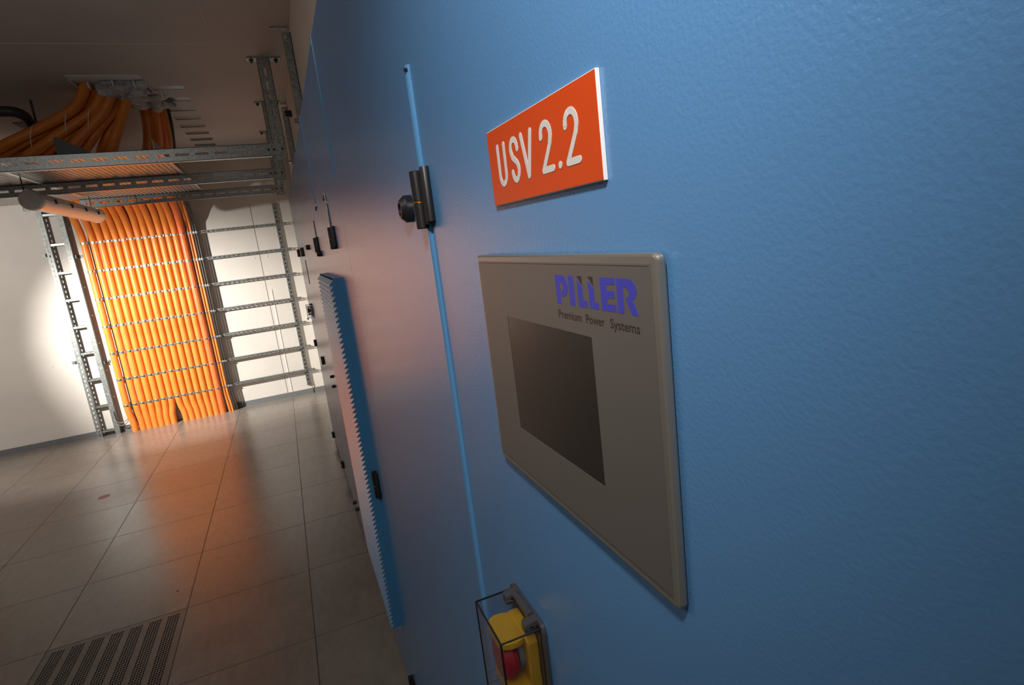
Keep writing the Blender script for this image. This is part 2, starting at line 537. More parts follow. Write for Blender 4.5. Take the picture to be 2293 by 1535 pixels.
def hinge(t, y, z0, z1, s=1.0):
    """black lift-off hinge: two barrels and a brass washer between the knuckles"""
    zm = (z0 + z1) / 2 - 0.002 * s
    bm = NB()
    c1 = (-0.0085 * s, y + 0.012 * s, 0); c2 = (-0.004 * s, y - 0.012 * s, 0)
    r = 0.0068 * s
    lathe(bm, (c1[0], c1[1], z0), 'z', [(0, r * .93), (0.0008, r), (zm - z0 - 0.0012, r), (zm - z0 - 0.0012, 0)], 20)
    lathe(bm, (c1[0], c1[1], zm + 0.0016), 'z', [(0, r), (z1 - zm - 0.0016, r), (z1 - zm - 0.001, r * .93)], 20)
    lathe(bm, (c2[0], c2[1], z0 + 0.006 * s), 'z', [(0, r * .7), (0.0008, r * .78), (z1 - z0 - 0.006 * s, r * .78), (z1 - z0 - 0.004 * s, r * .7)], 20)
    box(bm, (-0.0075 * s, c2[1], z0 + 0.004 * s), (0, c1[1], z1 - 0.001))
    box(bm, (-0.006 * s, c1[1] - 0.002, z0), (0, c1[1] + 0.005 * s, z1))
    h = obj('hinge', bm, M['black'], t, smooth=True)
    bm = NB(); lathe(bm, (c1[0], c1[1], zm - 0.0014), 'z', [(0, r * .9), (0.0007, r * 1.02), (0.0014, r * .8), (0.0022, r * 1.02), (0.003, r * .9)], 20)
    obj('washer', bm, M['brass'], h, smooth=True)
    return h


cab1 = cabinet('nearest blue cabinet, the one with the silver display panel', -1.2, 1.488)
bm = NB(); vstrip(bm, 0.632, 0.10, 1.884, 0.0085, 0.0050)
s_ = obj('door_edge_strip', bm, M['blue_strip'], cab1, smooth=True)
bm = NB(); lathe(bm, (-0.0025, 0.6255, 1.8790), 'x', [(-0.0032, 0.0018), (0, 0.0018)], 12)
obj('strip_end_hole', bm, M['dark'], s_)
hinge(cab1, 0.620, 1.7135, 1.7755)
bm = NB()
lathe(bm, (0, 0.712, 1.7415), 'x', [(0.0, 0.0166), (-0.0085, 0.0166), (-0.0145, 0.0112), (-0.0150, 0.0108), (-0.0150, 0.0082), (-0.006, 0.0078), (-0.006, 0.0)], 32)
k_ = obj('lock', bm, M['black'], cab1, smooth=True)
bm = NB(); box(bm, (-0.0105, 0.709, 1.7385), (-0.006, 0.715, 1.7445)); obj('key_post', bm, M['black'], k_)

cab2 = cabinet('blue cabinet with the tall saw-toothed air vent', 1.488, 2.42)
cab3 = cabinet('blue cabinet between the vent cabinet and the last cabinet', 2.42, 4.20)
cab4 = cabinet('farthest blue cabinet, beside the small red and white stop switch', 4.20, 5.35)
for c, y in ((cab2, 1.492), (cab2, 2.30)):
    bm = NB(); vstrip(bm, y, 1.885, 2.204, 0.006, 0.0045); obj('edge_strip', bm, M['blue_strip'], c, smooth=True)
for z0, z1 in ((1.708, 1.772), (0.90, 0.99), (0.125, 0.215)):
    hinge(cab2, 1.765, z0, z1, 1.15)
for z0, z1 in ((1.706, 1.768), (0.915, 0.95)):
    hinge(cab3, 2.56, z0, z1, 1.2) if z0 > 1 else None
for y, z in ((4.25, 1.725), (5.1, 1.725), (4.25, 0.935), (5.22, 0.93), (4.25, 0.12), (5.1, 0.10)):
    hinge(cab4, y, z - 0.03, z + 0.03, 1.4)


def knob(t, y, z, r=0.012, l=0.02):
    bm = NB(); lathe(bm, (0, y, z), 'x', [(0, r), (-l * .6, r), (-l, r * .75), (-l, 0)], 14)
    return obj('lock', bm, M['black'], t, smooth=True)


knob(cab3, 2.47, 1.70); knob(cab3, 3.35, 1.742, 0.014); knob(cab3, 3.38, 0.99, 0.009); knob(cab3, 3.38, 0.93, 0.009)
knob(cab3, 3.50, 0.135, 0.012); knob(cab3, 3.33, 0.165, 0.012)
# chromed lock bars above the hinges and beside the last door
for c, y, z0, z1, wd in ((cab2, 1.83, 1.774, 1.845, 0.010), (cab2, 1.835, 1.853, 1.878, 0.008), (cab3, 2.60, 1.772, 1.842, 0.014), (cab4, 4.23, 1.50, 1.668, 0.014)):
    bm = NB(); rbox(bm, (-0.005, y - wd / 2, z0), (0, y + wd / 2, z1), 0.002, 2, 4)
    obj('chrome_bar', bm, mat('chrome', (0.75, 0.68, 0.6), 0.12, 1) if 'chrome' not in bpy.data.materials else bpy.data.materials['chrome'], c, smooth=True)
for c, y in ((cab2, 1.91), (cab3, 2.32)):
    bm = NB(); prism(bm, [(-0.0005, y, 1.876), (-0.0005, y - 0.05, 1.874), (-0.0005, y + 0.005, 1.862)], (-0.004, 0, 0))
    obj('latch_tip', bm, M['black'], c)

# saw-toothed louvre on cabinet 2
LY0, LY1, LZ0, LZ1, P0, P1 = 1.79, 2.39, 0.412, 1.622, 0.027, 0.0405
NT = 74
pit = (LZ1 - 0.006 - LZ0) / NT
bm = NB()
prof = [(0.0, LZ0), ]
for k in range(NT):
    z = LZ0 + k * pit
    prof += [(-P1, z + 0.0005), (-P1, z + 0.0022), (-P0, z + pit)]
prof += [(-P0, LZ1), (0.0, LZ1)]
for yy in (LY0, LY1):
    bm.faces.new([bm.verts.new((px_, yy, pz)) for px_, pz in [(0, LZ0)] + [(-P0, LZ0)] + [(-P0, LZ1), (0, LZ1)]])
for k in range(NT):
    z = LZ0 + k * pit
    for yy in (LY0, LY1):
        bm.faces.new([bm.verts.new(p) for p in ((-P0, yy, z), (-P1, yy, z + 0.0005), (-P1, yy, z + 0.0022), (-P0, yy, z + pit))])
    for a_, b_ in (((-P0, z), (-P1, z + 0.0005)), ((-P1, z + 0.0005), (-P1, z + 0.0022)), ((-P1, z + 0.0022), (-P0, z + pit))):
        bm.faces.new([bm.verts.new(p) for p in ((a_[0], LY0, a_[1]), (b_[0], LY0, b_[1]), (b_[0], LY1, b_[1]), (a_[0], LY1, a_[1]))])
bm.faces.new([bm.verts.new(p) for p in ((0, LY0, LZ1), (-P0, LY0, LZ1), (-P0, LY1, LZ1), (0, LY1, LZ1))])
bm.faces.new([bm.verts.new(p) for p in ((0, LY0, LZ0), (-P0, LY0, LZ0), (-P0, LY1, LZ0), (0, LY1, LZ0))])
bm.normal_update()
for f in bm.faces:
    if abs(f.normal.y) < 0.5: f.material_index = 1
vent = obj('air_vent', bm, [M['blue_side'], M['blue']], cab2)
for z in (1.345, 1.09, 0.845, 0.615):
    bm = NB(); box(bm, (-P0 + 0.002, LY0 - 0.0004, z), (-0.012, LY0 + 0.001, z + 0.0009))
    obj('panel_seam', bm, M['crack'], vent)
for z0, z1 in ((1.035, 0.975), (0.79, 0.69), (0.575, 0.49)):
    bm = NB(); box(bm, (-0.0125, LY0 - 0.0004, z0), (-0.0117, LY0 + 0.001, z1))
    obj('panel_seam', bm, M['crack'], vent)
bm = NB()
for k in range(1, NT - 4):
    z = LZ0 + k * pit
    lathe(bm, (-(P0 + P1) / 2 - 0.0003, 2.12, z + pit * 0.55), 'x', [(-0.002, 0.0016), (0.002, 0.0016)], 6)
obj('rivet_row', bm, M['dark'], vent)

# ------------------------------------------------------------ sign  USV 2.2
t = thing('sign_plate', (0, 0.336, 1.746), 'orange-red sign reading USV 2.2 on the nearest blue cabinet', 'sign')
bm = NB(); box(bm, (-0.0024, 0.2565, 1.7195), (-0.0001, 0.4155, 1.7735)); obj('backing', bm, M['white'], t, bevel=0.0002)
bm = NB(); box(bm, (-0.0027, 0.2570, 1.7200), (-0.0024, 0.4150, 1.7730)); obj('face', bm, M['signred'], t)


KS = [0]
def stroke(bm, pts, wd, x, th=0.00025):
    """flat round-ended stroke in the plane x, pts are (y,z)"""
    n = 12
    for y, z in pts:
        KS[0] += 1; th = 0.00022 + (KS[0] % 25) * 0.000006
        prism(bm, [(x, y + wd / 2 * cos(2 * pi * k / n), z + wd / 2 * sin(2 * pi * k / n)) for k in range(n)], (-th, 0, 0))
    for (ya, za), (yb, zb) in zip(pts, pts[1:]):
        d = Vector((yb - ya, zb - za))
        if d.length < 1e-7: continue
        q = Vector((-d.y, d.x)).normalized() * wd / 2
        KS[0] += 1; th = 0.00022 + (KS[0] % 25) * 0.000006
        prism(bm, [(x, ya + q.x, za + q.y), (x, yb + q.x, zb + q.y), (x, yb - q.x, zb - q.y), (x, ya - q.x, za - q.y)], (-th, 0, 0))


def arc(cy, cz, ry, rz, a0, a1, n=12):
    """angles in degrees as seen on the sign (0 = to the reader's right)"""
    return [(cy - ry * cos(math.radians(a0 + (a1 - a0) * k / n)), cz + rz * sin(math.radians(a0 + (a1 - a0) * k / n))) for k in range(n + 1)]


WD, XS = 0.0040, -0.0027
zt, zb_ = 1.7600, 1.7335
h_ = zt - zb_
letters = []
bm = NB(); cy = 0.3905; r = 0.0060
stroke(bm, [(cy + r, zt)] + arc(cy, zb_ + 0.0065, r, 0.0065, 180, 360) + [(cy - r, zt)], WD, XS); letters.append(bm)
bm = NB(); cy = 0.3670; r = 0.0056
stroke(bm, arc(cy, zt - 0.0068, r, 0.0068, 0, 180, 12)[0:] + [(cy + r * .6, 1.7487), (cy, 1.7467), (cy - r * .6, 1.7447)] + arc(cy, zb_ + 0.0068, r, 0.0068, 10, -170, 12), WD, XS); letters.append(bm)
bm = NB()
stroke(bm, [(0.3535, zt), (0.3460, zb_), (0.3385, zt)], WD, XS); letters.append(bm)
for cy in (0.3175, 0.2855):
    bm = NB(); r = 0.0065
    stroke(bm, arc(cy, zt - 0.0070, r, 0.0070, 180, -10, 14) + [(cy - r * .75, 1.7478), (cy + r, zb_), (cy - r * 1.05, zb_)], WD, XS); letters.append(bm)
bm = NB(); stroke(bm, [(0.3018, zb_ + 0.0002), (0.3017, zb_ + 0.0004)], WD * 1.05, XS); letters.append(bm)
for bm in letters:
    obj('letter', bm, M['letter'], t)

# ------------------------------------------------------------ control panel
PY0, PY1, PZ0, PZ1 = 0.2115, 0.4645, 1.4985, 1.6825
t = thing('operator_terminal', (0, 0.338, 1.59), 'silver-grey operator panel with dark display and blue lettering, on the nearest cabinet', 'display')
bm = NB(); rbox(bm, (-0.0065, PY0, PZ0), (-0.0012, PY1, PZ1), 0.004, 0, 6)
obj('frame', bm, M['alurim'], t, bevel=0.0016)
bm = NB(); rbox(bm, (-0.0001, PY0 + 0.003, PZ0 + 0.003), (-0.0015, PY1 - 0.003, PZ1 - 0.003), 0.003, 0, 6)
obj('gasket', bm, M['black'], t)
SY0, SY1, SZ0, SZ1 = 0.277, 0.4075, 1.5425, 1.635
XF = -0.0068
bm = NB()
fy0, fy1, fz0, fz1 = PY0 + 0.0055, PY1 - 0.0045, PZ0 + 0.005, PZ1 - 0.005
for a_, b_ in (((fy0, fz0), (fy1, SZ0)), ((fy0, SZ1), (fy1, fz1)), ((fy0, SZ0), (SY0, SZ1)), ((SY1, SZ0), (fy1, SZ1))):
    box(bm, (XF, a_[0], a_[1]), (XF + 0.0004, b_[0], b_[1]))
obj('face_foil', bm, M['alu'], t)
bm = NB(); box(bm, (-0.0066, SY0 - 0.001, SZ0 - 0.001), (-0.00655, SY1 + 0.001, SZ1 + 0.001)); 
obj('screen', bm, M['screen'], t)
# engraved frame line
bm = NB()
for a_, b_ in (((fy0 + .001, fz1 - .0012), (fy1 - .001, fz1 - .0009)), ((fy0 + .001, fz0 + .0012), (fy1 - .001, fz0 + .0009))):
    bm = NB(); box(bm, (XF - 0.00005, a_[0], a_[1]), (XF, b_[0], b_[1]))
    obj('border_line', bm, M['ink'], t)


def poly(bm, pts, x=XF, th=0.00012):
    prism(bm, [(x, y, z) for y, z in pts], (-th, 0, 0))


ZT, ZB = 1.6700, 1.6520
HH = ZT - ZB
def LP(y0, y1):   # map (u,v) 0..1 glyph box to panel, u to the reader's right
    return lambda pts: [(y0 + (y1 - y0) * u, ZB + HH * v) for u, v in pts]
logo = []
bm = NB(); f = LP(0.3160, 0.3003)      # P
poly(bm, f([(0, 0), (.36, 0), (.36, 1), (0, 1)]))
poly(bm, f([(.36, 1), (.36, .76), (.52, .73), (.62, .62), (.60, .50), (.50, .45), (.44, .42), (.44, .27), (.62, .25), (.82, .32), (.97, .48), (1, .66), (.93, .84), (.78, .96), (.6, 1)]))
logo.append(bm)
bm = NB(); f = LP(0.2988, 0.2925); poly(bm, f([(0, 0), (1, 0), (1, 1), (0, 1)])); logo.append(bm)   # I
caps_ = []
for y0, y1 in ((0.2882, 0.2782), (0.2755, 0.2655)):
    bm = NB(); f = LP(y0, y1)
    poly(bm, f([(0, 0), (1, 0), (1, .22), (.56, .22), (.56, .66), (0, .88)])); logo.append(bm)
    bm = NB(); poly(bm, f([(0.02, 1), (.56, 1), (.56, .72)])); caps_.append(bm)
bm = NB(); f = LP(0.2625, 0.2482)
poly(bm, f([(0, 0), (.42, 0), (.42, 1), (0, 1)]))
for v0, v1, u1 in ((0, .22, 1), (.40, .61, .93), (.80, 1, 1)):
    poly(bm, f([(.42, v0), (u1, v0), (u1, v1), (.42, v1)]))
logo.append(bm)
bm = NB(); f = LP(0.2465, 0.2285)
poly(bm, f([(0, 0), (.31, 0), (.31, 1), (0, 1)]))
poly(bm, f([(.31, 1), (.31, .77), (.48, .75), (.60, .66), (.58, .52), (.48, .46), (.40, .46), (.70, 0), (1.02, 0), (.76, .41), (.92, .52), (.98, .70), (.90, .88), (.74, .98), (.6, 1)]))
logo.append(bm)
for bm in logo: obj('logo_letter', bm, M['logo'], t)
for bm in caps_: obj('logo_accent', bm, M['ink'], t)


def textmesh(s):
    cu = bpy.data.curves.new('txt', 'FONT'); cu.body = s; cu.size = 1.0
    cu.resolution_u = 3; cu.offset = 0.012
    o = bpy.data.objects.new('txt', cu); C.objects.link(o)
    dg = bpy.context.evaluated_depsgraph_get()
    me = bpy.data.meshes.new_from_object(o.evaluated_get(dg))
    bpy.data.objects.remove(o)
    return me


for word, ya, yb in (('Premium', 0.3160, 0.2866), ('Power', 0.2812, 0.2612), ('Systems', 0.2555, 0.2285)):
    me = textmesh(word)
    xs_ = [v.co.x for v in me.vertices]
    x0, x1 = min(xs_), max(xs_)
    capz = 0.0052 / 0.70
    for v in me.vertices:
        u = (v.co.x - x0) / (x1 - x0)
        zz = v.co.y * capz
        v.co = Vector((XF - 0.0001, ya + (yb - ya) * u, 1.6430 + zz)) - wloc(t)
    me.materials.append(M['ink'])
    o = bpy.data.objects.new('caption_word', me); C.objects.link(o); o.parent = t

# ------------------------------------------------------------ emergency stops
def estop(y0, y1, z0, z1, p, label, detail=True, hm='yellow'):
    ym = (y0 + y1) / 2; zm = (z0 + z1) / 2 + 0.002
    t = thing('emergency_stop', (0, ym, z0), label, 'emergency stop')
    # clear base rim
    bm = NB(); rbox(bm, (-0.004, y0 - 0.006, z0 - 0.008), (-0.0001, y1 + 0.006, z1 + 0.006), 0.010, 0, 6)
    obj('rim', bm, M['smoke'], t, bevel=0.0008)
    # yellow body: upper and lower shoulders around the button
    bm = NB(); rbox(bm, (-0.004, y0 + 0.010, z0 + 0.012), (-p * .35, y1 - 0.008, z1 - 0.014), 0.008, 0, 6)
    yb = obj('housing', bm, M[hm], t, bevel=0.0015)
    bm = NB()
    rbox(bm, (-p * .30, y0 + 0.014, z1 - 0.022), (-p * .90, y1 - 0.010, z1 - 0.015), 0.011, 2, 6)
    obj('guard_shelf', bm, M[hm], t, bevel=0.0012)
    bm = NB()
    rbox(bm, (-p * .30, y0 + 0.010, z0 + 0.024), (-p * .84, y1 - 0.010, z0 + 0.034), 0.010, 2, 6)
    obj('guard_shelf', bm, M[hm], t, bevel=0.0012)
    bm = NB(); lathe(bm, (0, ym, zm + 0.004), 'x', [(-p * .33, 0.009), (-p * .50, 0.009), (-p * .52, 0.019), (-p * .62, 0.021), (-p * .80, 0.020), (-p * .86, 0.016), (-p * .86, 0.0)], 28)
    obj('button', bm, M['red'], t, smooth=True)
    bm = NB(); lathe(bm, (0, ym, zm + 0.004), 'x', [(-p * .34, 0.0155), (-p * .48, 0.0155), (-p * .48, 0.0)], 24)
    obj('collar', bm, M['grey'], t, smooth=True)
    # clear cover: thin walled open box
    bm = NB(); th = 0.0012
    box(bm, (-p, y0, z0), (-p + th, y1, z1)); box(bm, (-p + th, y0, z1 - th), (-0.004, y1, z1)); box(bm, (-p + th, y0, z0), (-0.004, y1, z0 + th))
    box(bm, (-p + th, y0, z0 + th), (-0.004, y0 + th, z1 - th)); box(bm, (-p + th, y1 - th, z0 + th), (-0.004, y1, z1 - th))
    obj('clear_cover', bm, M['clear'], t)
    # dark edges where the plastic is seen end-on
    if detail:
        for yy, nm in ((y0 + 0.006, 'hinge_block'), (y1 - 0.016, 'hinge_block')):
            bm = NB(); prism(bm, [(-0.0005, yy, z1 + 0.006), (-0.016, yy, z1 + 0.004), (-0.0165, yy, z1 - 0.006), (-0.0005, yy, z1 - 0.006)], (0, 0.010, 0))
            o = obj(nm, bm, M['smoke'], t, bevel=0.0008)
            bm = NB(); lathe(bm, (-0.010, yy, z1 + 0.0002), 'y', [(-0.0006, 0.0016), (0.0, 0.0016)], 12)
            obj('pin', bm, M['black'], o)
        bm = NB(); tube(bm, [(-0.006, y0 + 0.016, z1 + 0.004), (-0.006, y1 - 0.016, z1 + 0.004)], 0.0038, 14)
        obj('hinge_pin', bm, M['smoke'], t, smooth=True)
        bm = NB(); lathe(bm, (-p - 0.001, y1 - 0.012, z0 - 0.002), 'z', [(-0.012, 0.005), (0.004, 0.005)], 14); obj('latch', bm, M['smoke'], t, smooth=True)
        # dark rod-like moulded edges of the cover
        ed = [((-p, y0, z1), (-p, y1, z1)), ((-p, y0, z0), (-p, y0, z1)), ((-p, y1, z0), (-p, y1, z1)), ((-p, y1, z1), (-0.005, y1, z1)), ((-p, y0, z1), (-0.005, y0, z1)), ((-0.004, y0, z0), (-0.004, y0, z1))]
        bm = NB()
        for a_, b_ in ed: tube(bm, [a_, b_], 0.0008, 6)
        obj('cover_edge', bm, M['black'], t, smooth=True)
    return t


estop(0.428, 0.498, 1.240, 1.3385, 0.0435, 'red mushroom stop button in a yellow guard under a clear flap, nearest cabinet')
estop(4.60, 4.67, 1.22, 1.325, 0.045, 'small far stop switch, red on white, on the last cabinet of the row', True, 'white')

# ------------------------------------------------------------ cable rack on the far wall
def wy(x, z, y):       # shift a point measured on the wall plane to depth y
    k = y / 7.36
    return (-0.1622 + (x + 0.1622) * k, y, 1.7 + (z - 1.7) * k)


RZ = [2.098 - 0.2985 * k for k in range(7)]
rack = thing('cable_rack', (-1.03, 7.34, 0.1), 'galvanised wall rack of seven slotted rails behind the orange cables', 'cable rack')
YR0, YR1 = 7.295, 7.325
for x, nm in ((-0.112, 'upright'), (-1.984, 'upright')):
    bm = NB()
    z0, z1 = (0.11, 2.345) if x > -1 else (0.08, 2.50)
    hw = 0.022 if x > -1 else 0.016
    slotted(bm, 2, (x - hw, 7.330, z0), (x + hw, 7.333, z1), 0.05, 0.028, 0.35)
    box(bm, (x - hw, 7.330, z0), (x - hw + 0.003, 7.36, z1)); box(bm, (x + hw - 0.003, 7.330, z0), (x + hw, 7.36, z1))
    obj(nm, bm, M['zinc'], rack)
bm = NB(); box(bm, (-0.085, 7.335, 0.0), (-0.079, 7.345, 0.13)); obj('foot_rod', bm, M['zinc'], rack)
rails = []
for z in RZ:
    bm = NB()
    x0, x1 = -2.07, -0.012
    slotted(bm, 0, (x0, YR0, z - 0.016), (x1, YR0 + 0.003, z + 0.016), 0.05, 0.030, 0.32)
    slotted(bm, 0, (x0, YR0 + 0.003, z + 0.013), (x1 - 0.04, YR1 + 0.003, z + 0.016), 0.05, 0.030, 0.45)
    box(bm, (x0, YR0 + 0.003, z - 0.016), (x1 - 0.04, YR1 + 0.003, z - 0.013))
    rails.append(obj('rail', bm, M['zinc'], rack))

# cables: (x on the wall, radius, material)
PT = 0.0705
CX = [-2.012 + PT * 0.985 * i for i in range(14)]
CX[0] -= 0.016
YC = 7.262
cables = []
def wallpath(x, dx_bot=0.0, y=YC):
    return [(x + dx_bot, y, -0.09), (x + dx_bot * 0.9, y, 0.10), (x, y, 0.29), (x, y, 0.9), (x, y, 1.5), (x, y, 2.0), (x, y - 0.004, 2.12)]


def lerp(a, b, t): return tuple(a[i] + (b[i] - a[i]) * t for i in range(3))


ords = ['first', 'second', 'third', 'fourth', 'fifth', 'sixth', 'seventh']
def outpath(i, x, y=YC):
    """over the top beam, along the tray, then up through the ceiling opening"""
    jit = random.uniform(-0.012, 0.012)
    zt = 2.50 + (i % 3) * 0.02
    fan = random.uniform(-0.010, 0.010)
    bend = [(x + fan * .4, y - 0.045, 2.255), (x + fan, y - 0.14, 2.375), (x + fan, y - 0.33, 2.468), (x, y - 0.62, 2.505)]
    if i < 10:
        t_ = i / 9.0
        A = [(-2.06, 6.0, 2.51), (-2.12, 5.45, 2.53), (-1.93, 5.08, 2.585), (-1.72, 5.0, 2.665), (-1.50, 5.0, 2.765), (-1.27, 4.96, 2.875), (-1.155, 4.88, 3.0), (-1.14, 4.86, 3.08)]
        B = [(-1.42, 6.0, 2.51), (-1.30, 5.5, 2.51), (-1.16, 5.08, 2.58), (-1.10, 4.98, 2.66), (-1.05, 4.98, 2.76), (-1.00, 5.0, 2.87), (-0.94, 5.0, 3.0), (-0.93, 5.0, 3.08)]
        path = bend + [tuple(c + (jit if k < 2 else 0) for k, c in enumerate(lerp(a, b_, t_))) for a, b_ in zip(A, B)]
        # stack cables alternately so that the bundle is two or three deep
        o_ = (i % 3 - 1) * 0.055
        path = path[:6] + [(p[0], p[1] + o_, p[2] + (o_ + 0.055) * .25 * (k < 5)) for k, p in enumerate(path[6:])]
    else:
        t_ = (i - 10) / 3.0
        A = [(-1.27, 6.2, 2.52), (-1.12, 5.85, 2.60), (-1.0, 5.6, 2.73), (-0.94, 5.42, 2.87), (-0.92, 5.3, 3.0), (-0.92, 5.28, 3.0)]
        B = [(-1.04, 6.2, 2.52), (-0.93, 5.85, 2.60), (-0.87, 5.6, 2.73), (-0.83, 5.42, 2.87), (-0.81, 5.3, 3.0), (-0.81, 5.28, 3.0)]
        path = bend + [lerp(a, b_, t_) for a, b_ in zip(A[:5], B[:5])]
        o_ = (i % 2) * 0.03
        path = path[:6] + [(p[0], p[1] + o_, p[2]) for p in path[6:]]
    return path


for i, x in enumerate(CX):
    db = 0.0
    if i < 7: db = -0.008 * (7 - i) / 7 - 0.024 * (i / 6.0) + 0.03 * (1 - i / 6.0)
    else: db = 0.030 - 0.030 * ((i - 7) / 6.0)
    path = smoothpath(wallpath(x, db) + outpath(i, x), 7)
    bm = NB(); tube(bm, path, 0.0335 if i != 13 else 0.035, 16)
    o = obj('power_cable', bm, M['orange'] if i != 13 else M['redorange'], origin=(x, YC, 0), smooth=True)
    if i < 7:
        lab = 'thick orange power cable, %s from the left edge of the wall bundle' % (ords[i] if i else 'leftmost, beside the lit slotted upright, first')
        if i == 0: lab = 'leftmost thick orange power cable, next to the bright strip and the ladder'
        if i == 6: lab = 'thick orange power cable just left of the gap at the floor'
    else:
        k = 13 - i
        lab = 'thick orange power cable, %s to the left of the redder one' % (ords[k - 1] if k > 0 else '')
        if i == 13: lab = 'redder thick orange power cable at the right edge of the thick ones'
        if i == 7: lab = 'thick orange power cable just right of the gap at the floor'
    tag(o, lab, 'cable', 'thick orange cables on the far wall')
for k, (x, r, m) in enumerate(((-1.052, 0.0125, 'orange'), (-1.021, 0.0125, 'orange'), (-0.992, 0.0085, 'blackcable'), (-0.968, 0.0085, 'blackcable'))):
    y = 7.276
    tt = 1.0 + 0.2 * k
    path = [(x + 0.02, y, -0.09), (x + 0.01, y, 0.10), (x, y, 0.29), (x, y, 0.9), (x, y, 1.5), (x, y, 2.12), (x, y - 0.045, 2.255), (x, y - 0.13, 2.375), (x, y - 0.3, 2.465), (x, y - 0.6, 2.49),
            (x + 0.03, 6.2, 2.51), (x + 0.11, 5.85, 2.60), (-0.835 + 0.012 * k, 5.6, 2.73), (-0.80 + 0.012 * k, 5.42, 2.87), (-0.79 + 0.012 * k, 5.3, 3.0)]
    bm = NB(); tube(bm, smoothpath(path, 7), r, 12)
    o = obj('control_cable', bm, M[m], origin=(x, y, 0), smooth=True)
    tag(o, ['thin orange cable directly right of the thick cables', 'thin orange cable next to the black cables',
            'thin black cable touching the orange ones', 'outermost thin black cable at the right edge of the bundle'][k], 'cable', 'thin cables on the far wall')


def clamp(x, r, z, y, parent, name='saddle_clamp'):
    """steel saddle bent over a cable, with a screw"""
    bm = NB()
    n = 10; w_ = 0.011; th = 0.0022
    pi_, po = [], []
    for k in range(n + 1):
        a = pi * k / n
        pi_.append((x + (r + 0.0004) * cos(a), y - (r + 0.0004) * sin(a)))
        po.append((x + (r + th) * cos(a), y - (r + th) * sin(a)))
    for k in range(n):
        prism(bm, [(*pi_[k], z - w_), (*po[k], z - w_), (*po[k + 1], z - w_), (*pi_[k + 1], z - w_)], (0, 0, 2 * w_))
    box(bm, (x - r * .35, y - r - 0.009, z - w_ * .7), (x + r * .35, y - r - th * .5, z + w_ * .7))
    lathe(bm, (x, y - r - 0.009, z), 'y', [(-0.005, 0.004), (-0.005, 0.0045), (0, 0.005)], 8)
    # legs back to the rail
    box(bm, (x - r - th, y, z - w_), (x - r, YR0, z + w_)); box(bm, (x + r, y, z - w_), (x + r + th, YR0, z + w_))
    return obj(name, bm, M['zincbright'], parent)


first = None
for j, z in enumerate(RZ):
    for i, x in enumerate(CX):
        if first is None:
            first = clamp(0, 0.0325, 0, YC, rails[0]); me0 = first.data
            base0 = wloc(rails[0])
            first.location = Vector((x, 0, z)); o = first
        else:
            o = first.copy(); C.objects.link(o); o.parent = rails[j]; o.location = Vector((x, 0, z))
small = None
for j, z in enumerate(RZ):
    for x, r in ((-1.052, 0.0125), (-1.021, 0.0125), (-0.992, 0.0085), (-0.968, 0.0085)):
        if small is None:
            small = clamp(0, 0.0125, 0, 7.276, rails[0], 'small_clamp'); small.location = Vector((x, 0, z)); o = small
        else:
            o = small.copy(); C.objects.link(o); o.parent = rails[j]; o.location = Vector((x, 0, z))

# ------------------------------------------------------------ vertical ladder left of the cables
lad = thing('cable_ladder', (-2.28, 7.30, 0), 'empty galvanised cable ladder standing on the wall left of the cables', 'cable ladder')
LYF = 7.285
for x, sgn in ((-2.352, 1), (-2.182, -1)):
    bm = NB(); hw = 0.024
    if sgn > 0:
        slotted(bm, 2, (x - hw, LYF, 0.0), (x + hw, LYF + 0.003, 2.52), 0.052, 0.026, 0.28)
    else:
        slotted(bm, 2, (x - hw, LYF, 0.0), (x + hw, LYF + 0.003, 2.52), 0.30, 0.012, 0.2, start=0.01)
    box(bm, (x + hw - 0.003, LYF + 0.003, 0.0), (x + hw, 7.335, 2.52))
    box(bm, (x - hw, LYF + 0.003, 0.0), (x - hw + 0.003, 7.335, 2.52))
    obj('rail', bm, M['zincdull'], lad)
for z in (2.465, 2.42, 2.115, 1.82, 1.53, 1.235, 0.945, 0.645, 0.340, 0.055):
    bm = NB()
    box(bm, (-2.33, LYF + 0.006, z - 0.014), (-2.205, LYF + 0.009, z + 0.014)); box(bm, (-2.33, LYF + 0.006, z + 0.011), (-2.205, LYF + 0.040, z + 0.014)); box(bm, (-2.33, LYF + 0.006, z - 0.014), (-2.205, LYF + 0.040, z - 0.011))
    obj('rung', bm, M['zinc'], lad)
for x, z in ((-2.415, 2.02), (-2.12, 1.975), (-2.42, 0.862), (-2.12, 0.815)):
    bm = NB(); s = 1 if x < -2.28 else -1
    box(bm, (x - 0.022, 7.352, z - 0.016), (x + 0.022, 7.36, z + 0.016)); box(bm, (x + s * 0.018, LYF + 0.01, z - 0.016), (x + s * 0.022, 7.36, z + 0.016))
    lathe(bm, (x - s * 0.004, 7.352, z), 'y', [(-0.008, 0.007), (0, 0.008)], 8)
    obj('wall_bracket', bm, M['zincdull'], lad)
bm = NB(); box(bm, (-2.46, LYF - 0.02, 2.475), (-2.36, LYF - 0.016, 2.545)); box(bm, (-2.46, LYF - 0.02, 2.475), (-2.456, LYF + 0.04, 2.545)); box(bm, (-2.42, LYF - 0.024, 2.50), (-2.39, LYF - 0.02, 2.52))
obj('head_bracket', bm, M['zincdull'], lad)
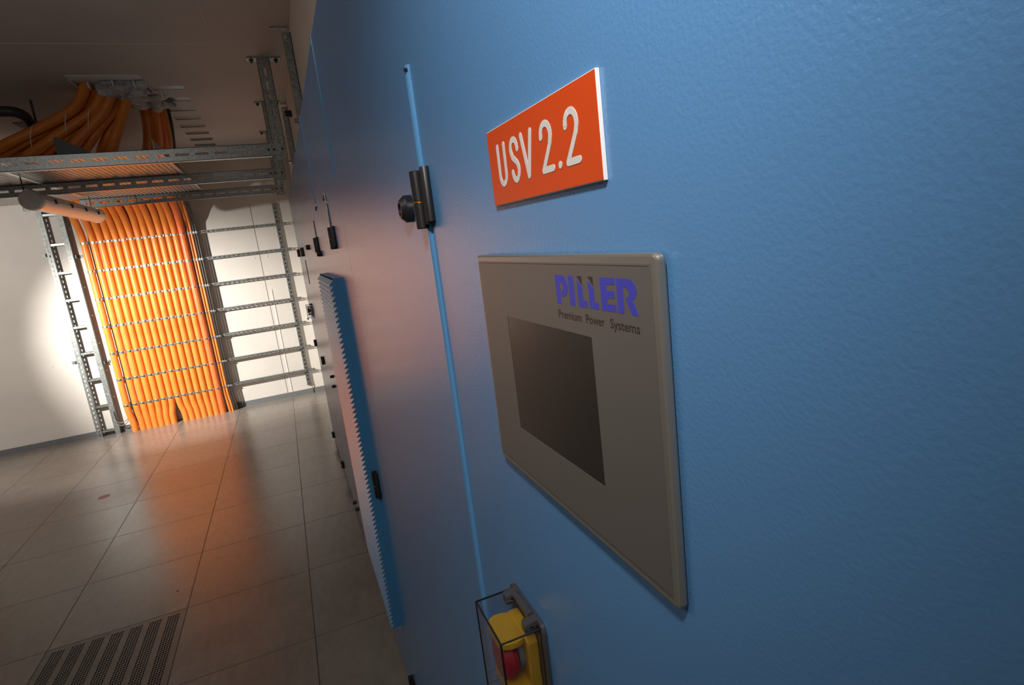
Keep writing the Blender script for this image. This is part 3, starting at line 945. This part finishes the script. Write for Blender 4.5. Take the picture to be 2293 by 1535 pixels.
# thin wires looping from the ladder foot behind the cables
for k, (zz, sag) in enumerate(((0.27, 0.10), (0.25, 0.15))):
    bm = NB()
    tube(bm, smoothpath([(-2.175, 7.27, zz), (-2.165, 7.27, 0.20 - sag * .5), (-2.12, 7.28, 0.19 - sag * .7), (-2.06, 7.29, 0.20 - sag * .5), (-2.03, 7.30, 0.26 - sag * .2)], 6), 0.0045, 8)
    tag(obj('earth_wire', bm, M['grey'], origin=(-2.175, 7.27, zz), smooth=True), ['upper thin grey wire looping from the ladder foot to the orange cables', 'lower, deeper thin grey wire loop beside the ladder foot'][k], 'wire', 'wire loops by the ladder foot')

# dark cut-out in the skirting right of the cables
bm = NB(); prism(bm, [(-0.955, 7.352, 0.0), (-0.90, 7.352, 0.0), (-0.885, 7.352, 0.062), (-0.955, 7.352, 0.075)], (0, -0.03, 0))
tag(obj('floor_packing', bm, M['iron'], origin=(-0.93, 7.34, 0)), 'dark packing piece at the floor right of the black cables', 'packing')

# ------------------------------------------------------------ hangers, beams, tray
BY = (4.24, 5.375, 6.56)
ZBM = 2.42
for k, y in enumerate(BY):
    pos = ['nearest', 'middle', 'farthest'][k]
    t = thing('ceiling_hanger', (-0.03, y, H), '%s galvanised hanger channel from the ceiling, carrying the %s beam end' % (pos, pos), 'hanger', 'hangers over the cabinets')
    bm = NB(); x0, x1 = -0.068, 0.012
    slotted(bm, 2, (x0, y, ZBM - 0.065), (x1, y + 0.003, H - 0.01), 0.085, 0.052, 0.17)
    box(bm, (x0, y, ZBM - 0.065), (x0 + 0.003, y + 0.045, H - 0.01)); box(bm, (x1 - 0.003, y, ZBM - 0.065), (x1, y + 0.045, H - 0.01))
    obj('channel', bm, M['zinc'], t)
    bm = NB(); rbox(bm, (-0.125, y - 0.012, H - 0.010), (0.080, y + 0.058, H), 0.012, 2, 4); obj('foot_plate', bm, M['zinc'], t)
    for bx in (-0.100, 0.052):
        bm = NB(); lathe(bm, (bx, y + 0.02, H - 0.010), 'z', [(-0.022, 0.006), (-0.022, 0.006), (-0.010, 0.006), (-0.010, 0.013), (0, 0.013)], 6); obj('bolt', bm, M['iron'], t)
    # cleat joining beam
    bm = NB(); box(bm, (-0.125, y - 0.0055, ZBM - 0.036), (0.010, y - 0.0015, ZBM + 0.036)); c_ = obj('cleat', bm, M['zinc'], t)
    for bx in (-0.10, -0.065, -0.012):
        bm = NB(); lathe(bm, (bx, y - 0.0055, ZBM), 'y', [(-0.007, 0.007), (0, 0.009)], 6); obj('nut', bm, M['iron'], c_)
    t = thing('support_beam', (-0.09, y, ZBM), '%s slotted steel beam crossing under the cable tray' % pos, 'beam', 'beams under the cable tray')
    bm = NB(); xa = (-3.5, -3.5, -1.80)[k]
    hb = 0.041
    slotted(bm, 0, (xa, y, ZBM - hb), (-0.085, y + 0.003, ZBM + hb), 0.112, 0.078, 0.20, start=0.03)
    box(bm, (xa, y, ZBM + hb - 0.003), (-0.085, y + 0.042, ZBM + hb)); box(bm, (xa, y, ZBM - hb), (-0.085, y + 0.042, ZBM - hb + 0.003))
    obj('web', bm, M['zinc'], t)
    bm = NB(); box(bm, (xa, y + 0.040, ZBM + hb - 0.014), (-0.085, y + 0.042, ZBM + hb - 0.003)); box(bm, (xa, y + 0.040, ZBM - hb + 0.003), (-0.085, y + 0.042, ZBM - hb + 0.012))
    obj('lip', bm, M['zincbright'], t)

ty = thing('cable_tray', (-2.1, 5.4, ZBM + 0.036), 'perforated steel cable tray lying on the three beams', 'cable tray')
ZT_ = ZBM + 0.0425
xr = -0.765
nx = int((xr + 3.4) / 0.034); ny = int((6.62 - 4.25) / 0.034)
bm = NB(); holeplate(bm, xr - nx * 0.034, 4.25, nx, ny, 0.034, 0.034, ZT_, 0.0125, 0.0095, 0.0015, n=6)
obj('tray_floor', bm, M['zinc'], ty)
bm = NB(); box(bm, (xr, 4.25, ZT_), (xr + 0.002, 6.63, ZT_ + 0.06)); box(bm, (xr - 0.004, 4.25, ZT_ - 0.004), (xr + 0.02, 6.63, ZT_ - 0.0005)); obj('side_wall', bm, M['zinc'], ty)
bm = NB()
for x in (-1.72,): box(bm, (x, 4.25, ZT_ - 0.006), (x + 0.03, 6.3, ZT_ - 0.001))
obj('joint_strip', bm, M['zincbright'], ty)
# divider corner piece standing on the tray edge
bm = NB(); prism(bm, [(-1.275, 4.27, ZT_ + 0.003), (-1.275, 4.27, ZT_ + 0.105), (-1.262, 4.27, ZT_ + 0.105), (-1.245, 4.27, ZT_ + 0.092), (-1.12, 4.27, ZT_ + 0.02), (-1.11, 4.27, ZT_ + 0.003)], (0, 0.004, 0))
tag(obj('corner_bracket', bm, M['iron'], origin=(-1.26, 4.27, ZT_)), 'dark triangular bracket standing on the tray edge above the nearest beam', 'bracket')
bm = NB(); prism(bm, [(-0.93, 5.0, ZT_ + 0.01), (-0.93, 5.0, ZT_ + 0.15), (-0.915, 5.0, ZT_ + 0.15), (-0.82, 5.0, ZT_ + 0.03), (-0.82, 5.0, ZT_ + 0.01)], (0, 0.004, 0))
tag(obj('corner_bracket', bm, M['iron'], origin=(-0.93, 5.0, ZT_)), 'small grey bracket before the right bundle of ceiling cables', 'bracket')

# wall channels over the cabinets
for k, (y, z0) in enumerate(((3.73, 2.47), (5.47, 2.50))):
    t = thing('wall_channel', (0.11, y, z0), ['nearer dark steel channel running up the wall over the cabinets', 'farther thin steel channel running up the wall, beside the hangers'][k], 'channel')
    bm = NB(); box(bm, (0.085, y - 0.022, z0), (0.13, y - 0.018, H - 0.03)); box(bm, (0.085, y + 0.018, z0), (0.13, y + 0.022, H - 0.03)); box(bm, (0.126, y - 0.022, z0), (0.13, y + 0.022, H - 0.03))
    obj('channel', bm, M['zinc'], t)
    bm = NB(); lathe(bm, (0.10, y, H - 0.06), 'y', [(-0.035, 0.010), (-0.022, 0.012)], 8); obj('bolt', bm, M['zincbright'], t)
    bm = NB(); lathe(bm, (0.085, y, z0 + 0.02), 'x', [(-0.02, 0.012), (0, 0.014)], 8)
    obj('bolt', bm, M['zincbright'], t)
    bm = NB(); box(bm, (0.02, y - 0.02, H - 0.006), (0.13, y + 0.02, H)); obj('ceiling_tab', bm, M['zinc'], t)
bm = NB(); lathe(bm, (0.13, 4.95, 2.80), 'x', [(-0.05, 0.012), (-0.05, 0.022), (-0.03, 0.026), (0, 0.026)], 12)
tag(obj('pipe_clip', bm, M['black'], origin=(0.13, 4.95, 2.80), smooth=True), 'small black round clip on the wall above the cabinets', 'clip')

# ceiling anchor slots
for k, y in enumerate(SLOTS):
    bm = NB(); d = 0.004; e = 0.004
    box(bm, (SX0, y - 0.058, H - 0.001), (SX0 + e, y + 0.058, H + d)); box(bm, (SX1 - e, y - 0.058, H - 0.001), (SX1, y + 0.058, H + d))
    box(bm, (SX0, y - 0.058, H - 0.001), (SX1, y - 0.058 + e, H + d)); box(bm, (SX0, y + 0.058 - e, H - 0.001), (SX1, y + 0.058, H + d)); box(bm, (SX0, y - 0.058, H + d), (SX1, y + 0.058, H + d + e))
    o = obj('ceiling_slot', bm, M['zinc'], origin=((SX0 + SX1) / 2, y, H))
    lab = 'recessed steel anchor slot in the ceiling, %s of the row counted from the camera' % (['first', 'second', 'third', 'fourth', 'fifth', 'sixth', 'seventh', 'eighth'][k])
    tag(o, lab, 'ceiling slot', 'anchor slots in the ceiling')

# cable opening: white plastered rim with grey fire foam
bm = NB()
x0, x1, y0, y1 = CH
box(bm, (x0, y0, H + 0.012), (x1, y1, H + 0.02))
box(bm, (x0 - 0.004, y0 - 0.012, H - 0.004), (x1 + 0.004, y0 + 0.085, H + 0.012)); box(bm, (x0 - 0.012, y0 + 0.085, H - 0.004), (x0 + 0.004, y1, H + 0.012))
t = thing('ceiling_opening', ((x0 + x1) / 2, (y0 + y1) / 2, H), 'white plastered opening in the ceiling where the orange cables go through', 'ceiling opening')
obj('plaster_rim', bm, M['plaster'], t)
bm = NB()
for bx, by in ((-1.13, 4.75), (-0.98, 4.70), (-0.86, 4.72), (-0.74, 4.98)):
    box(bm, (bx - 0.004, by - 0.004, H - 0.035), (bx + 0.004, by + 0.05, H + 0.002))
obj('plaster_drip', bm, M['plaster'], t)


def blob(c, rx, ry, rz, amp, seed, nu=28, nv=14):
    rnd = random.Random(seed)
    ph = [(rnd.uniform(0, 6.28), rnd.uniform(0, 6.28), rnd.randint(2, 7), rnd.randint(1, 5)) for _ in range(7)]
    bm = NB(); rings = []
    for j in range(nv + 1):
        v = pi * j / nv
        ring = []
        for i in range(nu):
            u = 2 * pi * i / nu
            d = 1 + amp * sum(sin(a * u + p) * sin(b_ * v + q) for p, q, a, b_ in ph) / 3 + rnd.uniform(-.04, .04)
            ring.append(bm.verts.new((c[0] + rx * d * sin(v) * cos(u), c[1] + ry * d * sin(v) * sin(u), c[2] + rz * d * cos(v))))
        rings.append(ring)
    for a, b_ in zip(rings, rings[1:]):
        for i in range(nu):
            bm.faces.new((a[i], a[(i + 1) % nu], b_[(i + 1) % nu], b_[i]))
    return bm


foam = blob((-0.95, 4.93, 3.0), 0.17, 0.19, 0.06, 0.5, 3)
obj('fire_foam', foam, M['foam'], t, smooth=True)
foam = blob((-0.85, 5.24, 3.0), 0.15, 0.16, 0.06, 0.5, 8)
obj('fire_foam', foam, M['foam'], t, smooth=True)

# loose ties round the ceiling bundle
for k, (c, r) in enumerate((((-1.55, 4.93, 2.70), 0.05), ((-1.20, 4.93, 2.80), 0.05), ((-1.33, 4.90, 2.78), 0.045))):
    bm = NB(); pts = []
    for a in range(13):
        q = pi * a / 12
        pts.append((c[0] + 0.02 * cos(q), c[1] - r * 1.2 * sin(q) - 0.01, c[2] + (r + 0.03) * cos(q)))
    tube(bm, pts, 0.0022, 6)
    tag(obj('cable_tie', bm, M['white'], origin=c, smooth=True), ['white cable tie on the left of the ceiling bundle', 'white cable tie on the right of the ceiling bundle', 'white cable tie in the middle of the ceiling bundle'][k], 'cable tie', 'ties on the ceiling bundle')

for k, t_ in enumerate((0.10, 0.38, 0.66, 0.94)):
    A = [(-3.3, 5.30, 2.50), (-2.6, 5.22, 2.50), (-2.12, 5.20, 2.53), (-1.86, 5.12, 2.60), (-1.66, 5.06, 2.69), (-1.46, 5.06, 2.79), (-1.24, 5.02, 2.89), (-1.10, 4.97, 3.03)]
    B = [(-3.3, 5.55, 2.50), (-2.2, 5.60, 2.50), (-1.40, 5.50, 2.50), (-1.18, 5.16, 2.58), (-1.12, 5.06, 2.67), (-1.07, 5.05, 2.77), (-1.03, 5.05, 2.88), (-1.0, 5.03, 3.03)]
    bm = NB(); tube(bm, smoothpath([lerp(a, b_, t_) for a, b_ in zip(A, B)], 7), 0.034, 14)
    o = obj('power_cable', bm, M['orange'], origin=(-1.1, 5.0, 3.0), smooth=True)
    tag(o, 'dark orange cable lying behind the others in the ceiling bundle, %s from its left edge' % ords[k], 'cable', 'orange cables coming down from the ceiling')

# ------------------------------------------------------------ tube luminaire under the tray
LX, LZ, RR = -1.655, 2.292, 0.068
t = thing('tube_light', (LX, 5.6, LZ), 'unlit round tube light hanging under the cable tray', 'lamp')
def halfcyl(a0, a1, r, y0, y1, n=20, rr=0.0):
    bm = NB()
    pts = [(LX + r * cos(math.radians(a0 + (a1 - a0) * k / n)), y0, LZ + r * sin(math.radians(a0 + (a1 - a0) * k / n))) for k in range(n + 1)]
    prism(bm, pts, (0, y1 - y0, 0))
    return bm
obj('diffuser', halfcyl(180, 360, RR * 0.97, 4.93, 6.42), M['diffuser'], t, smooth=True)
bm = NB(); prism(bm, [(LX - RR, 4.90, LZ - 0.004), (LX - RR * .85, 4.90, LZ + 0.036), (LX - RR * .5, 4.90, LZ + 0.052), (LX + RR * .5, 4.90, LZ + 0.052), (LX + RR * .85, 4.90, LZ + 0.036), (LX + RR, 4.90, LZ - 0.004)], (0, 1.55, 0))
obj('housing', bm, M['housing'], t, bevel=0.003)
bm = NB(); lathe(bm, (LX, 4.905, LZ), 'y', [(-0.035, RR * .55), (-0.028, RR * .92), (-0.010, RR * 1.03), (0.03, RR * 1.03)], 28); obj('end_cap', bm, M['housing'], t, smooth=True)
bm = NB(); lathe(bm, (LX, 6.42, LZ), 'y', [(-0.01, RR), (0.02, RR * .96), (0.04, RR * .7)], 28); obj('end_cap', bm, M['diffuser'], t, smooth=True)
for y in (5.15, 5.50, 5.85, 6.20):
    bm = NB(); box(bm, (LX + RR - 0.002, y - 0.012, LZ - 0.012), (LX + RR + 0.006, y + 0.012, LZ + 0.02)); obj('clip', bm, M['iron'], t)
for y in (4.98, 6.3):
    bm = NB(); tube(bm, [(LX - 0.05 if y < 5 else LX, y, LZ + 0.05), (LX - 0.05 if y < 5 else LX, y, ZT_ - 0.006)], 0.004, 8); obj('suspension_rod', bm, M['iron'], t)

# ------------------------------------------------------------ dark pipe at the upper left
t = thing('drain_pipe', (-1.9, 4.83, 2.85), 'dark pipe with an elbow hanging under the ceiling at the far left', 'pipe')
bm = NB(); tube(bm, smoothpath([(-2.6, 4.83, 2.853), (-2.2, 4.83, 2.853), (-1.9, 4.83, 2.853), (-1.68, 4.83, 2.853), (-1.60, 4.84, 2.850), (-1.57, 4.90, 2.84), (-1.575, 4.98, 2.825), (-1.58, 5.03, 2.815)], 6), 0.033, 16)
obj('pipe', bm, M['iron'], t, smooth=True)
bm = NB(); lathe(bm, (-1.71, 4.83, 2.853), 'x', [(0, 0.033), (0.0, 0.040), (0.02, 0.040), (0.02, 0.033)], 18); obj('coupling', bm, M['iron'], t, smooth=True)
bm = NB(); tube(bm, [(-1.72, 4.83, 2.88), (-1.745, 4.83, H)], 0.006, 8); lathe(bm, (-1.745, 4.83, H), 'z', [(-0.012, 0.02), (0, 0.022)], 12); lathe(bm, (-1.725, 4.83, 2.853), 'x', [(-0.01, 0.040), (0.01, 0.040)], 18)
obj('hanger', bm, M['iron'], t, smooth=True)
t = thing('valve_plate', (-1.58, 5.3, 2.84), 'flat brownish bracket plate at the end of the dark pipe', 'bracket')
bm = NB(); box(bm, (-1.70, 5.10, 2.835), (-1.50, 5.26, 2.845)); obj('plate', bm, mat('brown_steel', (0.22, 0.16, 0.13), 0.5), t)
bm = NB(); box(bm, (-1.60, 5.03, 2.79), (-1.56, 5.12, 2.835)); box(bm, (-1.585, 5.15, 2.845), (-1.575, 5.17, H)); obj('arm', bm, M['iron'], t)
